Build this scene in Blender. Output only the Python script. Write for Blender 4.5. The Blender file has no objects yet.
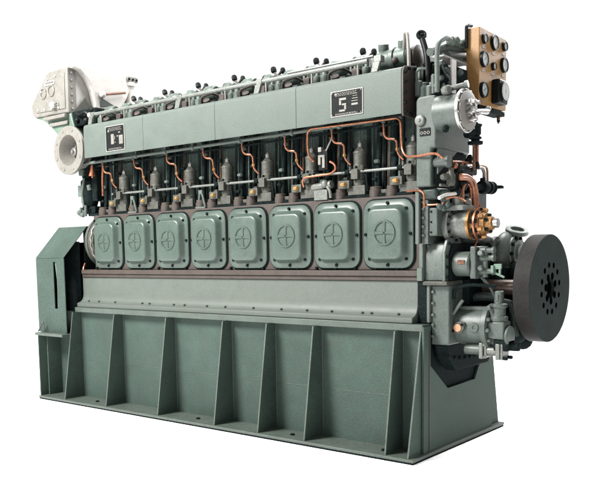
import bpy, bmesh, math, random
from mathutils import Vector, Matrix
from math import pi, sin, cos, radians
random.seed(7)
S = bpy.context.scene
COL = S.collection

# ---------------- camera ----------------
cam_d = bpy.data.cameras.new("camera"); cam = bpy.data.objects.new("camera", cam_d); COL.objects.link(cam)
cam.matrix_world = Matrix(((0.7834906, -0.0491664, 0.6194555, 2.641476), (0.6212268, 0.0857552, -0.7789245, -4.533055), (-0.0148246, 0.9951024, 0.0977319, 1.450000), (0, 0, 0, 1)))
cam_d.sensor_fit = 'HORIZONTAL'; cam_d.sensor_width = 36.0
cam_d.lens = 46.86887
cam_d.shift_x = 0.0; cam_d.shift_y = 0.140833
cam_d.clip_start = 0.05; cam_d.clip_end = 500
S.camera = cam

# ---------------- light ----------------
w = bpy.data.worlds.new("World"); S.world = w; w.use_nodes = True
bg = w.node_tree.nodes["Background"]; bg.inputs[0].default_value = (1, 1, 1, 1); bg.inputs[1].default_value = 1.15
def area(name, loc, target, size, power, col=(1, 1, 1)):
    d = bpy.data.lights.new(name, 'AREA'); d.shape = 'DISK'; d.size = size; d.energy = power; d.color = col
    o = bpy.data.objects.new(name, d); COL.objects.link(o); o.location = loc
    o.rotation_euler = (Vector(target) - Vector(loc)).to_track_quat('-Z', 'Y').to_euler()
area("key_lamp", (-4.5, -5.5, 7.0), (-2.2, 0.4, 1.4), 3.2, 4300, (1, .985, .965))
area("top_lamp", (-1.8, 2.2, 8.0), (-2.0, 0.6, 1.5), 4.0, 1500)
area("floor_fill", (0.9, 6.5, 5.5), (1.1, 1.6, 0), 3.0, 700)  # added fill with no real source, washes the engine's shadow off the floor
S.view_settings.view_transform = 'Standard'; S.view_settings.look = 'None'
S.view_settings.exposure = 0.0; S.view_settings.gamma = 1.0
S.render.film_transparent = False

# ---------------- materials ----------------
TONE = .275
def mat(name, col, rough=.5, metal=0.0, var=.12, scale=6., bump=.15, bscale=260., spec=.22, dirt=None, dirt_amt=0., coat=0., tone=None, grain=.13):
    tone = TONE if tone is None else tone
    col = tuple(c * tone for c in col)
    if dirt: dirt = tuple(c * tone for c in dirt)
    m = bpy.data.materials.new(name); m.use_nodes = True; nt = m.node_tree; N = nt.nodes; L = nt.links
    b = N["Principled BSDF"]; b.inputs['Roughness'].default_value = rough; b.inputs['Metallic'].default_value = metal
    b.inputs['Specular IOR Level'].default_value = spec
    if coat: b.inputs['Coat Weight'].default_value = coat; b.inputs['Coat Roughness'].default_value = .25
    tc = N.new('ShaderNodeTexCoord')
    oi = N.new('ShaderNodeObjectInfo'); om = N.new('ShaderNodeMath'); om.operation = 'MULTIPLY'; om.inputs[1].default_value = 37.0; L.new(oi.outputs['Random'], om.inputs[0])
    ad = N.new('ShaderNodeVectorMath'); ad.operation = 'ADD'; L.new(tc.outputs['Object'], ad.inputs[0]); L.new(om.outputs[0], ad.inputs[1])
    n1 = N.new('ShaderNodeTexNoise'); n1.inputs['Scale'].default_value = scale; n1.inputs['Detail'].default_value = 6; n1.inputs['Roughness'].default_value = .65
    L.new(ad.outputs[0], n1.inputs['Vector'])
    mr = N.new('ShaderNodeMapRange'); mr.inputs[1].default_value = .3; mr.inputs[2].default_value = .7
    mr.inputs[3].default_value = 1 - var; mr.inputs[4].default_value = 1 + var
    L.new(n1.outputs['Fac'], mr.inputs[0])
    n2 = N.new('ShaderNodeTexNoise'); n2.inputs['Scale'].default_value = 130.; n2.inputs['Detail'].default_value = 3
    L.new(ad.outputs[0], n2.inputs['Vector'])
    mr2 = N.new('ShaderNodeMapRange'); mr2.inputs[1].default_value = .3; mr2.inputs[2].default_value = .7
    mr2.inputs[3].default_value = 1 - var * 1.1 - grain; mr2.inputs[4].default_value = 1 + var * 1.1 + grain
    L.new(n2.outputs['Fac'], mr2.inputs[0])
    mu = N.new('ShaderNodeMath'); mu.operation = 'MULTIPLY'; L.new(mr.outputs[0], mu.inputs[0]); L.new(mr2.outputs[0], mu.inputs[1])
    vm = N.new('ShaderNodeVectorMath'); vm.operation = 'SCALE'; vm.inputs[0].default_value = col; L.new(mu.outputs[0], vm.inputs['Scale'])
    out = vm.outputs[0]
    if dirt:
        n3 = N.new('ShaderNodeTexNoise'); n3.inputs['Scale'].default_value = 11.; n3.inputs['Detail'].default_value = 9; n3.inputs['Roughness'].default_value = .72
        L.new(ad.outputs[0], n3.inputs['Vector'])
        r3 = N.new('ShaderNodeMapRange'); r3.inputs[1].default_value = .52; r3.inputs[2].default_value = .72; r3.inputs[4].default_value = dirt_amt
        L.new(n3.outputs['Fac'], r3.inputs[0])
        mx = N.new('ShaderNodeMix'); mx.data_type = 'RGBA'; mx.inputs[7].default_value = (*dirt, 1)
        L.new(r3.outputs[0], mx.inputs[0]); L.new(out, mx.inputs[6]); out = mx.outputs[2]
    L.new(out, b.inputs['Base Color'])
    rr = N.new('ShaderNodeMapRange'); rr.inputs[3].default_value = max(.05, rough - .12); rr.inputs[4].default_value = min(1, rough + .14)
    L.new(n1.outputs['Fac'], rr.inputs[0]); L.new(rr.outputs[0], b.inputs['Roughness'])
    nb = N.new('ShaderNodeTexNoise'); nb.inputs['Scale'].default_value = bscale; nb.inputs['Detail'].default_value = 2
    L.new(ad.outputs[0], nb.inputs['Vector'])
    bp = N.new('ShaderNodeBump'); bp.inputs['Strength'].default_value = bump; bp.inputs['Distance'].default_value = .004
    L.new(nb.outputs['Fac'], bp.inputs['Height']); L.new(bp.outputs[0], b.inputs['Normal'])
    return m
BRN = (.06, .045, .035)
M = dict(
 paint=mat('grey_green_paint', (.168, .204, .180), .58, var=.07, spec=.12, grain=.09, dirt=BRN, dirt_amt=.12),
 pale=mat('pale_sump_paint', (.158, .185, .160), .55, var=.05, grain=.07, dirt=BRN, dirt_amt=.15),
 cover=mat('door_paint', (.092, .138, .112), .38, var=.08, spec=.28, dirt=(.03,.04,.035), dirt_amt=.35),
 bed=mat('bed_paint_shaded', (.090, .136, .114), .65, spec=.08, var=.16, scale=3, dirt=(.11, .11, .088), dirt_amt=.5),  # engine green darkened, shade low on the bed painted into the colour
 bedtop=mat('bed_edge_paint', (.12, .155, .13), .5, var=.14, dirt=(.10, .075, .06), dirt_amt=.6),
 block=mat('block_paint', (.060, .092, .080), .45, var=.35, scale=14, dirt=(.012, .016, .016), dirt_amt=.7),
 head=mat('head_paint', (.15, .20, .17), .45, var=.3, scale=20, dirt=BRN, dirt_amt=.8),
 gear=mat('gearcase_paint', (.122, .152, .132), .42, var=.14, dirt=(.03, .035, .03), dirt_amt=.5),
 olive=mat('pump_cast', (.110, .113, .094), .5, metal=.1, var=.25, scale=20, dirt=(.02, .02, .02), dirt_amt=.5),
 brown=mat('primer_brown', (.085, .064, .052), .6, var=.18, scale=9, dirt=(.03, .024, .022), dirt_amt=.6),
 shaft=mat('worn_shaft', (.30, .21, .17), .35, metal=.4, spec=.5, var=.25, scale=15),
 black=mat('black_enamel', (.010, .013, .013), .42, var=.3, spec=.08),
 dark=mat('dark_parts_and_shade', (.014, .022, .022), .7, var=.4, scale=30, spec=.02),  # for dark parts and for shade painted between and behind parts
 jacket=mat('jacket_paint', (.13, .19, .165), .5, var=.35, scale=10, dirt=(.02, .025, .025), dirt_amt=.6),
 pumpg=mat('pale_pump_paint', (.27, .32, .285), .4, var=.15, dirt=(.05, .055, .05), dirt_amt=.5),
 void=mat('hole_shade', (.002, .003, .003), .9, spec=.0, var=.1),  # near black, paints in the darkness of holes
 fly=mat('flywheel_face', (.034, .048, .045), .75, var=.25, spec=.03, dirt=(.055, .06, .055), dirt_amt=.5),
 rim=mat('flywheel_rim', (.026, .025, .023), .6, spec=.08, metal=.1, var=.25, scale=12, dirt=(.008, .010, .010), dirt_amt=.9),
 copper=mat('copper', (.58, .24, .135), .36, metal=.7, var=.25, scale=25, dirt=(.20, .08, .04), dirt_amt=.75),
 copperd=mat('dark_copper', (.26, .13, .085), .4, metal=.6, var=.3, scale=25),
 steel=mat('bright_steel', (.75, .73, .70), .3, metal=.85, var=.2, scale=20, dirt=(.25, .2, .18), dirt_amt=.6),
 grey=mat('cast_grey', (.27, .29, .262), .4, metal=.2, var=.2, dirt=(.05, .05, .045), dirt_amt=.6),
 silver=mat('aluminium_paint', (.80, .76, .71), .42, metal=.0, grain=.04, var=.05, scale=10, dirt=(.30, .22, .18), dirt_amt=.4, tone=.34),
 silverd=mat('dull_aluminium', (.35, .335, .30), .45, metal=.1, grain=.06, var=.10, scale=10, dirt=(.18, .15, .12), dirt_amt=.5),
 orange=mat('ochre_panel', (.50, .265, .085), .5, var=.12, scale=12, dirt=(.36, .22, .10), dirt_amt=.5),
 brass=mat('brass', (.60, .32, .12), .42, metal=.6, var=.3, scale=25, dirt=(.12, .05, .02), dirt_amt=.8),
 yellow=mat('yellow_cap', (.50, .29, .09), .5, var=.2, dirt=(.2, .12, .04), dirt_amt=.6),
 red=mat('orange_red_paint', (.7, .16, .06), .45, var=.1),
 dial=mat('dial_white', (.60, .62, .58), .35, var=.08, coat=.3),
 dialg=mat('dial_grey', (.55, .60, .56), .5, var=.12, coat=.0),
 ink=mat('ink', (.02, .022, .022), .5, var=.1),
 plate=mat('plate_black', (.016, .019, .019), .6, var=.3, scale=40, spec=.05),
 label=mat('label_white', (.66, .62, .57), .5, var=.1, scale=40),
 port=mat('orange_port', (.85, .42, .24), .5, var=.1),
 mint=mat('mint_paint', (.20, .30, .23), .45, var=.12),
 floor=mat('white_floor', (.97, .97, .97), .9, var=.0, bump=0., spec=.05, tone=1.),
)

# ---------------- mesh helpers ----------------
class MB:
    def __init__(s): s.v = []; s.f = []; s.sm = []
    def add(s, vs, fs, smooth=False):
        o = len(s.v); s.v += [tuple(v) for v in vs]; s.f += [tuple(i + o for i in f) for f in fs]; s.sm += [smooth] * len(fs); return s
    def box(s, x0, x1, y0, y1, z0, z1):
        vs = [(x, y, z) for x in (x0, x1) for y in (y0, y1) for z in (z0, z1)]
        return s.add(vs, [(0, 1, 3, 2), (4, 6, 7, 5), (0, 4, 5, 1), (2, 3, 7, 6), (0, 2, 6, 4), (1, 5, 7, 3)])
    def prism(s, poly, ax, a0, a1):
        # poly: 2-D points in the two remaining axes (order x,y,z); extruded along ax
        def mk(p, a):
            return {'x': (a, p[0], p[1]), 'y': (p[0], a, p[1]), 'z': (p[0], p[1], a)}[ax]
        n = len(poly); vs = [mk(p, a0) for p in poly] + [mk(p, a1) for p in poly]
        fs = [tuple(range(n)), tuple(range(2 * n - 1, n - 1, -1))] + [(i, n + i, n + (i + 1) % n, (i + 1) % n) for i in range(n)]
        return s.add(vs, fs)
    def lathe(s, prof, o, d, n=24, cap=True):
        # prof: (distance along d, radius)
        d = Vector(d).normalized(); o = Vector(o); a = d.orthogonal().normalized(); b = d.cross(a)
        vs = []; fs = []
        for t, r in prof:
            for k in range(n):
                an = 2 * pi * k / n; vs.append(o + d * t + (a * cos(an) + b * sin(an)) * r)
        for j in range(len(prof) - 1):
            for k in range(n):
                fs.append((j * n + k, j * n + (k + 1) % n, (j + 1) * n + (k + 1) % n, (j + 1) * n + k))
        if cap:
            fs.append(tuple(range(n - 1, -1, -1))); m = (len(prof) - 1) * n; fs.append(tuple(range(m, m + n)))
        return s.add(vs, fs, True)
    def cyl(s, p0, p1, r, r2=None, n=20):
        p0 = Vector(p0); p1 = Vector(p1); return s.lathe([(0, r), ((p1 - p0).length, r if r2 is None else r2)], p0, p1 - p0, n)
    def hexn(s, o, d, r, h): return s.lathe([(0, r), (h * .8, r), (h, r * .8)], o, d, 6)
    def ball(s, o, r, n=14, sc=(1, 1, 1)):
        vs = []; fs = []; o = Vector(o); m = n // 2
        for j in range(m + 1):
            t = pi * j / m
            for k in range(n):
                a = 2 * pi * k / n; vs.append(o + Vector((sin(t) * cos(a) * sc[0], sin(t) * sin(a) * sc[1], cos(t) * sc[2])) * r)
        for j in range(m):
            for k in range(n): fs.append((j * n + k, (j + 1) * n + k, (j + 1) * n + (k + 1) % n, j * n + (k + 1) % n))
        return s.add(vs, fs, True)
    def tube(s, pts, r, n=10, bend=.03, cap=True):
        P = [Vector(p) for p in pts]; Q = [P[0]]
        for i in range(1, len(P) - 1):
            a, b, c = P[i - 1], P[i], P[i + 1]; d = min(bend, (a - b).length * .49, (c - b).length * .49)
            s0 = b + (a - b).normalized() * d; s1 = b + (c - b).normalized() * d
            for k in range(6):
                t = k / 5; Q.append(s0 * (1 - t) ** 2 + b * 2 * t * (1 - t) + s1 * t * t)
        Q.append(P[-1]); vs = []; fs = []; up = None
        for i, q in enumerate(Q):
            d = (Q[min(i + 1, len(Q) - 1)] - Q[max(i - 1, 0)])
            d = d.normalized() if d.length > 1e-9 else Vector((0, 0, 1))
            if up is None: up = d.orthogonal().normalized()
            up = up - d * up.dot(d)
            up = up.normalized() if up.length > 1e-6 else d.orthogonal().normalized()
            b = d.cross(up)
            for k in range(n):
                an = 2 * pi * k / n; vs.append(q + (up * cos(an) + b * sin(an)) * r)
        for i in range(len(Q) - 1):
            for k in range(n): fs.append((i * n + k, i * n + (k + 1) % n, (i + 1) * n + (k + 1) % n, (i + 1) * n + k))
        if cap: fs.append(tuple(range(n - 1, -1, -1))); m = (len(Q) - 1) * n; fs.append(tuple(range(m, m + n)))
        return s.add(vs, fs, True)
    def loft(s, rings, smooth=True, cap0=True, cap1=True):
        n = len(rings[0]); vs = [v for r in rings for v in r]; fs = []
        for j in range(len(rings) - 1):
            for k in range(n): fs.append((j * n + k, j * n + (k + 1) % n, (j + 1) * n + (k + 1) % n, (j + 1) * n + k))
        if cap0: fs.append(tuple(range(n - 1, -1, -1)))
        if cap1: m = (len(rings) - 1) * n; fs.append(tuple(range(m, m + n)))
        return s.add(vs, fs, smooth)
    def build(s, name, m, parent=None, origin=None, bevel=0., seg=2):
        o0 = Vector(origin) if origin is not None else (WL[parent] if parent else Vector((0, 0, 0)))
        me = bpy.data.meshes.new(name); me.from_pydata([tuple(Vector(v) - o0) for v in s.v], [], s.f)
        me.polygons.foreach_set('use_smooth', [True] * len(s.f))
        bm = bmesh.new(); bm.from_mesh(me); bmesh.ops.recalc_face_normals(bm, faces=bm.faces); bm.to_mesh(me); bm.free()
        me.set_sharp_from_angle(angle=radians(32)); me.materials.append(M[m]); me.update()
        o = bpy.data.objects.new(name, me); COL.objects.link(o)
        if bevel:
            b = o.modifiers.new('bevel', 'BEVEL'); b.width = bevel; b.segments = seg; b.limit_method = 'ANGLE'; b.angle_limit = radians(40); b.harden_normals = False
        place(o, parent, o0); return o
WL = {}
def place(o, parent, world):
    WL[o] = Vector(world)
    if parent: o.parent = parent; o.location = Vector(world) - WL[parent]
    else: o.location = world
def empty(name, loc):
    o = bpy.data.objects.new(name, None); COL.objects.link(o); place(o, None, loc); return o
def tag(o, label=None, cat=None, group=None, kind=None):
    for k, v in (('label', label), ('category', cat), ('group', group), ('kind', kind)):
        if v: o[k] = v
    return o
def dup(src, parent, world, deep=True):
    o = src.copy(); COL.objects.link(o); place(o, parent, world)
    if deep:
        for ch in list(src.children):
            dup(ch, o, Vector(world) + ch.location)
    return o
def rot2(src, parent, world, eul):
    o = dup(src, parent, world, False); o.rotation_euler = eul; return o
BOLT = {}
def bolts(parent, pts, d, r, h, m='dark', name='bolt'):
    key = (tuple(d), r, h, m, name)
    for p in pts:
        if key in BOLT: dup(BOLT[key], parent, p)
        else: BOLT[key] = MB().hexn(p, d, r, h).build(name, m, parent, p)
def rrect(w, h, r, n=5):
    P = []
    for cx, cz, a0 in ((w/2 - r, h/2 - r, 0), (-w/2 + r, h/2 - r, 90), (-w/2 + r, -h/2 + r, 180), (w/2 - r, -h/2 + r, 270)):
        for k in range(n + 1):
            a = radians(a0 + 90 * k / n); P.append((cx + r * cos(a), cz + r * sin(a)))
    return P

# ---------------- setting ----------------
fl = MB(); fl.add([(-60, -60, 0), (60, -60, 0), (60, 60, 0), (-60, 60, 0)], [(0, 1, 2, 3)])
tag(fl.build('floor', 'floor'), kind='structure')

# ---------------- bed frame ----------------
bed = empty('engine_bed', (-2.2, .745, 0))
tag(bed, 'long green welded steel bed with tapered upright ribs under the engine', 'engine bed')
MB().box(-4.405, -.006, .006, 1.484, .001, .0145).build('base_dark_layer', 'dark', bed)  # thin dark layer below the base plate
MB().box(-4.41, 0, 0, 1.49, .015, .036).build('base_plate', 'bedtop', bed, bevel=.004)
MB().box(-4.0, -.035, .19, 1.30, .897, .945).build('top_flange', 'bedtop', bed, bevel=.004)
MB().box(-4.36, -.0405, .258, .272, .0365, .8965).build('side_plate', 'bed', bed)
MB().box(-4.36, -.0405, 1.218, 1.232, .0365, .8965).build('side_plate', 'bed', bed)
# end plate with the cut-out for the hanging sump end
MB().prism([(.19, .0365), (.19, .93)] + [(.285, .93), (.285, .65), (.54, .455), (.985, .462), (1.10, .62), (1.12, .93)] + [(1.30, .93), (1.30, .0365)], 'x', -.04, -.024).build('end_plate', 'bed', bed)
MB().box(-.0235, -.019, .262, .272, .0365, .89).build('corner_weld', 'brown', bed)
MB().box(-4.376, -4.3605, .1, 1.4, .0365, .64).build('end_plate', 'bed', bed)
RX = [-3.985, -3.337, -2.61, -1.909, -1.426, -.957, -.236, -.052]
for i, x in enumerate(RX):
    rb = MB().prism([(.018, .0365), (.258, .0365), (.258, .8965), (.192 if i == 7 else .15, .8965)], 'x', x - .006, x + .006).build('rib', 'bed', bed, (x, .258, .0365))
    rb.data.materials.append(M['bedtop'])
    for p_ in rb.data.polygons:
        if p_.normal.y < -.5: p_.material_index = 1     # worn bare front edge; paler tone also paints in light it catches
    MB().tube([(x + .008, .256, .04), (x + .007, .256, .45), (x + .008, .256, .893)], .0035, 6).build('weld_bead', 'bedtop', rb)
    MB().tube([(x + .008, .03, .038), (x + .008, .254, .038)], .004, 6).build('weld_bead', 'bedtop', rb)
for i, x in enumerate(RX):
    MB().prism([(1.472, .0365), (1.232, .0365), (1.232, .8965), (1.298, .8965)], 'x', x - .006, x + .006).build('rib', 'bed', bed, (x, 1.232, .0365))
MB().box(-4.46, -3.992, .02, .45, .655, .682).build('ledge', 'bedtop', bed, bevel=.003)
MB().box(-4.41, -4.395, .02, .25, .0365, .6545).build('rib', 'bed', bed)
for px, py in ((284,441),(376,450),(120,404)):
    pass
bolts(bed, [(-1.15, .12, .0365), (-.31, .12, .0365), (-3.6, .12, .0365), (-2.2, .12, .0365)], (0, 0, 1), .018, .012, name='anchor_bolt')
# weld scratch lines: fine beads along plate
for y in (.2575,):
    MB().tube([(-3.9, y, .41), (-2.2, y, .412), (-.3, y, .41)], .0022, 6).build('weld_bead', 'bedtop', bed)

# ---------------- guard box ----------------
gd = empty('flywheel_guard', (-4.18, .3, .682))
tag(gd, 'dark green sheet metal guard box with sloped top and tall slot, left of the engine', 'guard')
gx0, gx1, gy, zb, zt = -4.500, -4.022, .10, .6825, 1.435
t = .008
sl = (-4.205, -4.150, .93, 1.40)
f = MB()
f.box(gx0, sl[0], gy, gy + t, zb, zt); f.box(sl[1], gx1, gy, gy + t, zb, zt)
f.box(sl[0], sl[1], gy, gy + t, zb, sl[2]); f.box(sl[0], sl[1], gy, gy + t, sl[3], zt)
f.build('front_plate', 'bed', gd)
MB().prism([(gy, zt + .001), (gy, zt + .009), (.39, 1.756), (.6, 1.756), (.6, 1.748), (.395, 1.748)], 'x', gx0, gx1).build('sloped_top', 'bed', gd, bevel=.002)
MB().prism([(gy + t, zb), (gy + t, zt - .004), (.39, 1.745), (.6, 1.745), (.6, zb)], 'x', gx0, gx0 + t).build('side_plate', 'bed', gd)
MB().prism([(.35, zb), (.35, 1.70), (.395, 1.745), (.6, 1.745), (.6, zb)], 'x', gx1 - t, gx1).build('side_plate', 'dark', gd)  # right side near black, the shade on that face is in its colour
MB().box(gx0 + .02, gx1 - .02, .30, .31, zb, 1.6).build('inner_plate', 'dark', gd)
MB().tube([(-4.18, .13, .9), (-4.185, .14, 1.2), (-4.19, .125, 1.40)], .012).build('inner_pipe', 'mint', gd)
MB().tube([(-4.44, .05, .69), (-4.35, .05, .80), (-4.345, .06, .69)], .006, 8, .004).build('wire_brace', 'bedtop', gd)

# ---------------- ENGINE ----------------
E = empty('diesel_engine', (-2.05, .77, .945))
tag(E, 'large grey green eight cylinder diesel engine with copper pipes, white exhaust casing and black flywheel', 'engine')

# sump
prof = [(.22, .9465), (.22, .985), (.235, .99), (.262, 1.0), (.285, 1.02), (.297, 1.05), (.30, 1.08), (.30, 1.243), (1.24, 1.243), (1.24, 1.08), (1.24, 1.02), (1.32, .985), (1.32, .9465)]
su = MB().prism(prof, 'x', -4.0, -.135).build('sump', 'pale', E, bevel=.004)
for k, x in enumerate([-3.86, -3.7, -3.45, -3.05, -2.95, -2.62, -2.48, -2.2, -1.98, -1.66, -1.36, -1.1, -.86, -.58, -.50, -.27]):
    bolts(su, [(x, .262, 1.003)], (0, -.45, .9), .010, .012, 'olive')
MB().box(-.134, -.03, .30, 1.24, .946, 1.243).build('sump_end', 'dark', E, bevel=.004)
MB().prism([(.26, .9455), (.26, .60), (.52, .42), (1.0, .425), (1.13, .60), (1.16, .9455)], 'x', -.9, -.048).build('sump_well', 'dark', E)  # near black, paints in the darkness inside the bed opening

# crankcase
cc = MB(); cc.box(-3.985, -.118, .285, 1.26, 1.2435, 1.275); cc.box(-3.98, -.118, .272, 1.27, 1.2755, 1.318); cc.box(-3.795, -.12, .31, 1.23, 1.3185, 1.85)
crank = cc.build('crankcase', 'brown', E, bevel=.005)
X = [-3.5575 + .4548 * i for i in range(8)]
bolts(crank, [(-3.76 + .182 * k, .3095, 1.333) for k in range(20)], (0, -1, 0), .013, .02, 'dark')
bolts(crank, [(x, .3095, z) for x in (-3.782,) for z in (1.4, 1.5, 1.6, 1.7, 1.8)], (0, -1, 0), .012, .012, 'dark')

# crankcase door
def door(cx):
    m = MB(); y0 = .3085; cz = 1.578
    def ring(w, h, r, y): return [(cx + a, y, cz + b) for a, b in rrect(w, h, r)]
    m.loft([ring(.418, .490, .085, y0), ring(.418, .490, .085, y0 - .017), ring(.410, .482, .081, y0 - .020),
            ring(.352, .422, .076, y0 - .021), ring(.340, .410, .074, y0 - .025), ring(.326, .396, .072, y0 - .034), ring(.300, .370, .064, y0 - .062), ring(.290, .360, .060, y0 - .070), ring(.278, .348, .055, y0 - .075), ring(.262, .332, .05, y0 - .077)])
    R = .087; yy = y0 - .0775; n = 40; vs = []; fs = []
    prs = [(R - .013, .0015), (R - .008, -.008), (R + .002, -.008), (R + .007, .0015)]
    for k in range(n):
        a = 2 * pi * k / n
        for r_, dy in prs: vs.append((cx + .006 + r_ * cos(a), yy + dy, cz + .008 + r_ * sin(a)))
    for k in range(n):
        for j in range(3): fs.append((k * 4 + j, k * 4 + j + 1, ((k + 1) % n) * 4 + j + 1, ((k + 1) % n) * 4 + j))
    m.add(vs, fs, True)
    o = Vector((cx + .006, yy + .0015, cz + .008))
    for a0 in (0, 90):   # tapered cross bars, wide at the rim
        for sgn in (0, 180):
            a = radians(a0 + sgn); u_ = Vector((cos(a), 0, sin(a))); v_ = Vector((-sin(a), 0, cos(a)))
            vs = []
            for tt, hw, dp in ((.001, .009, -.008), (.045, .009, -.008), (.080, .014, -.008)):
                for s_, e in ((-1.35, 0), (-.8, dp), (.8, dp), (1.35, 0)): vs.append(o + u_ * tt + v_ * hw * s_ + Vector((0, e, 0)))
            m.add(vs, [(r * 4 + j, r * 4 + j + 1, (r + 1) * 4 + j + 1, (r + 1) * 4 + j) for r in range(2) for j in range(3)], True)
    d = m.build('crankcase_door', 'cover', E, (cx, y0, cz))
    g = MB().loft([ring(.440, .512, .092, y0 + .0012), ring(.440, .512, .092, y0 - .004)]).build('gasket', 'dark', d)
    by = y0 - .020
    bolts(d, [(cx + a, by, cz + b) for a, b in ((0, .222), (0, -.222), (-.188, 0), (.188, 0), (-.155, .178), (.155, .178), (-.155, -.178), (.155, -.178))], (0, -1, 0), .0125, .013)
    return d
d0 = door(X[0])
for x in X[1:]: dup(d0, E, WL[d0] + Vector((x - X[0], 0, 0)))

# cylinder block behind the pumps
bl = MB(); bl.box(-3.93, -.16, .56, 1.12, 1.8505, 2.55)
for x in X:
    bl.prism([(x + .03 + a, .56 - .075 * b) for a, b in ((-.11, -.1), (-.10, .6), (-.07, .95), (0, 1.05), (.07, .95), (.10, .6), (.11, -.1))], 'z', 1.86, 2.5)
    bl.box(x + .215, x + .245, .50, .57, 1.86, 2.5)
    bl.box(x - .20, x - .165, .52, .57, 1.86, 2.5)
bl.box(-3.93, -.16, .50, .565, 2.40, 2.52)
bl.build('cylinder_block', 'jacket', E, bevel=.006)
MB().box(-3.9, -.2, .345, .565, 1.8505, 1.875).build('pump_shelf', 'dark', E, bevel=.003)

# per-cylinder fuel gear
def cylset(i, cx):
    # injection pump
    px = cx + .150; y = .395
    if True:
        m = MB()
        m.box(px - .075, px + .075, y - .055, y + .07, 1.876, 1.945)
        m.lathe([(0, .054), (.04, .054), (.042, .048), (.10, .048), (.105, .068), (.122, .070), (.126, .055), (.15, .055), (.152, .051), (.235, .050), (.238, .054), (.25, .052), (.268, .034), (.285, .022)], (px, y, 1.945), (0, 0, 1), 22)
        m.box(px - .03, px + .03, y - .085, y - .05, 1.99, 2.06)
        p = m.build('injection_pump', 'olive', E, (px, y, 1.876), bevel=.003)
        MB().lathe([(0, .017), (.02, .020), (.04, .020), (.043, .010), (.055, .008)], (px, y, 2.218), (0, 0, 1), 12).build('delivery_valve', 'steel', p)
        MB().tube([(px, y, 2.26), (px, y, 2.44)], .006, 8).build('delivery_pipe', 'olive', p)
        MB().box(px - .145, px - .045, y - .085, y - .035, 1.925, 1.985).build('rack_housing', 'olive', p, bevel=.004)
        MB().lathe([(0, .017), (.045, .017), (.05, .012)], (px - .115, y - .075, 1.955), (1, -.55, 0), 12).build('yellow_cap', 'yellow', p)
        MB().box(px - .06, px + .07, y - .045, y + .0, 1.8755, 1.94).build('pump_foot', 'dark', p, bevel=.004)
        for dx, r_ in ((-.05, .010), (.055, .012), (.0, .009)):
            MB().hexn((px + dx, y - .058, 2.058), (0, 0, 1), r_, .03).build('pump_nut', 'olive' if dx else 'dark', p, (px + dx, y - .058, 2.058))
        MB().tube([(px + .05, y - .03, 2.02), (px + .085, y - .05, 2.02), (px + .09, y - .04, 1.90)], .007, 8, .02).build('pump_drain', 'dark', p)
    rr = random.Random(90 + i)
    for dx, r_, mm_, yy_ in ((-.185, .010, 'head', .46), (-.115, .014, 'dark', .44), (-.055, .008, 'block', .40), (.022, .012, 'head', .45), (.075, .009, 'dark', .37), (.225, .011, 'block', .46)):
        x_ = cx + dx + rr.uniform(-.008, .008)
        MB().tube([(x_, yy_, 1.88), (x_ + rr.uniform(-.006, .006), yy_, 2.2), (x_, yy_ + .01, 2.50)], r_, 8).build('valve_rod', mm_, E, (x_, yy_, 1.88))
    for dx, zz_, m_ in ((-.15, 2.10, 'head'), (-.008, 2.14, 'dark'), (.075, 2.22, 'dark'), (-.10, 2.30, 'olive'), (.03, 1.97, 'olive'), (-.17, 1.98, 'dark')):
        z_ = zz_ + rr.uniform(-.02, .02)
        MB().lathe([(0, .016), (.006, .024), (.022, .024), (.028, .015)], (cx + dx, .385, z_), (0, 0, 1), 8).build('rod_collar', m_, E, (cx + dx, .385, z_))
    MB().box(cx - .19, cx - .03, .36, .385, 1.876, 1.905).build('rod_guide', 'olive', E, bevel=.004)
    # tappets and push rod tubes
    for dx in (-.150, -.008):
        tp = MB().lathe([(0, .050), (.05, .050), (.056, .044), (.075, .044), (.08, .03)], (cx + dx, .37, 1.8505), (0, 0, 1), 18).build('tappet_housing', 'brown', E, (cx + dx, .37, 1.8505))
        MB().cyl((cx + dx, .40, 1.93), (cx + dx, .44, 2.56), .021, n=12).build('push_rod_tube', 'dark', tp)
    # copper pipes
    s0 = cx - .028; y = .30
    jx, jz = rr.uniform(-.006, .006), rr.uniform(-.015, .012)
    MB().tube([(s0, .28, 2.355), (s0 + .004 + jx, .285, 2.285 + jz), (s0 + .024, .29, 2.262 + jz), (s0 + .048, .295, 2.257 + jz)], .0078, 10, .03).build('fuel_pipe', 'copper', E, (s0, .28, 2.355))
    MB().tube([(s0 + .044, .295, 2.257 + jz), (s0 + .082, .30, 2.252 + jz)], .0095, 8).build('pipe_clip', 'copperd', E, (s0 + .044, .295, 2.257))
    MB().tube([(s0 + .078, .30, 2.252 + jz), (s0 + .094, .305, 2.238 + jz), (s0 + .098 + jx, .31, 2.145), (s0 + .128, .34, 2.10)], .0078, 10, .03).build('fuel_pipe', 'copper', E, (s0 + .08, .30, 2.252))
    MB().hexn((s0 + .098 + jx, .309, 2.16), (0, 0, 1), .013, .022).build('pipe_nut', 'brass', E, (s0 + .098, .31, 2.15))
    MB().lathe([(0, .014), (.035, .014), (.04, .012)], (s0, .28, 2.33 + (s0 + 3.9) * .009), (0, 0, 1), 10).build('pipe_union', 'paint', E, (s0, .28, 2.33))
    MB().tube([(cx + .045, .41, 1.88), (cx + .047, .42, 2.2), (cx + .045, .43, 2.45)], .0065, 8).build('drain_pipe', 'copperd', E, (cx + .045, .41, 1.88))
    MB().tube([(cx - .085, .43, 1.88), (cx - .083, .44, 2.45)], .006, 8).build('drain_pipe', 'copperd', E, (cx - .085, .43, 1.88))
    # dark links on the control rod
    lk = MB().lathe([(0, .021), (.035, .021)], (cx + .05, .35, 2.048), (1, 0, 0), 12)
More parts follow.
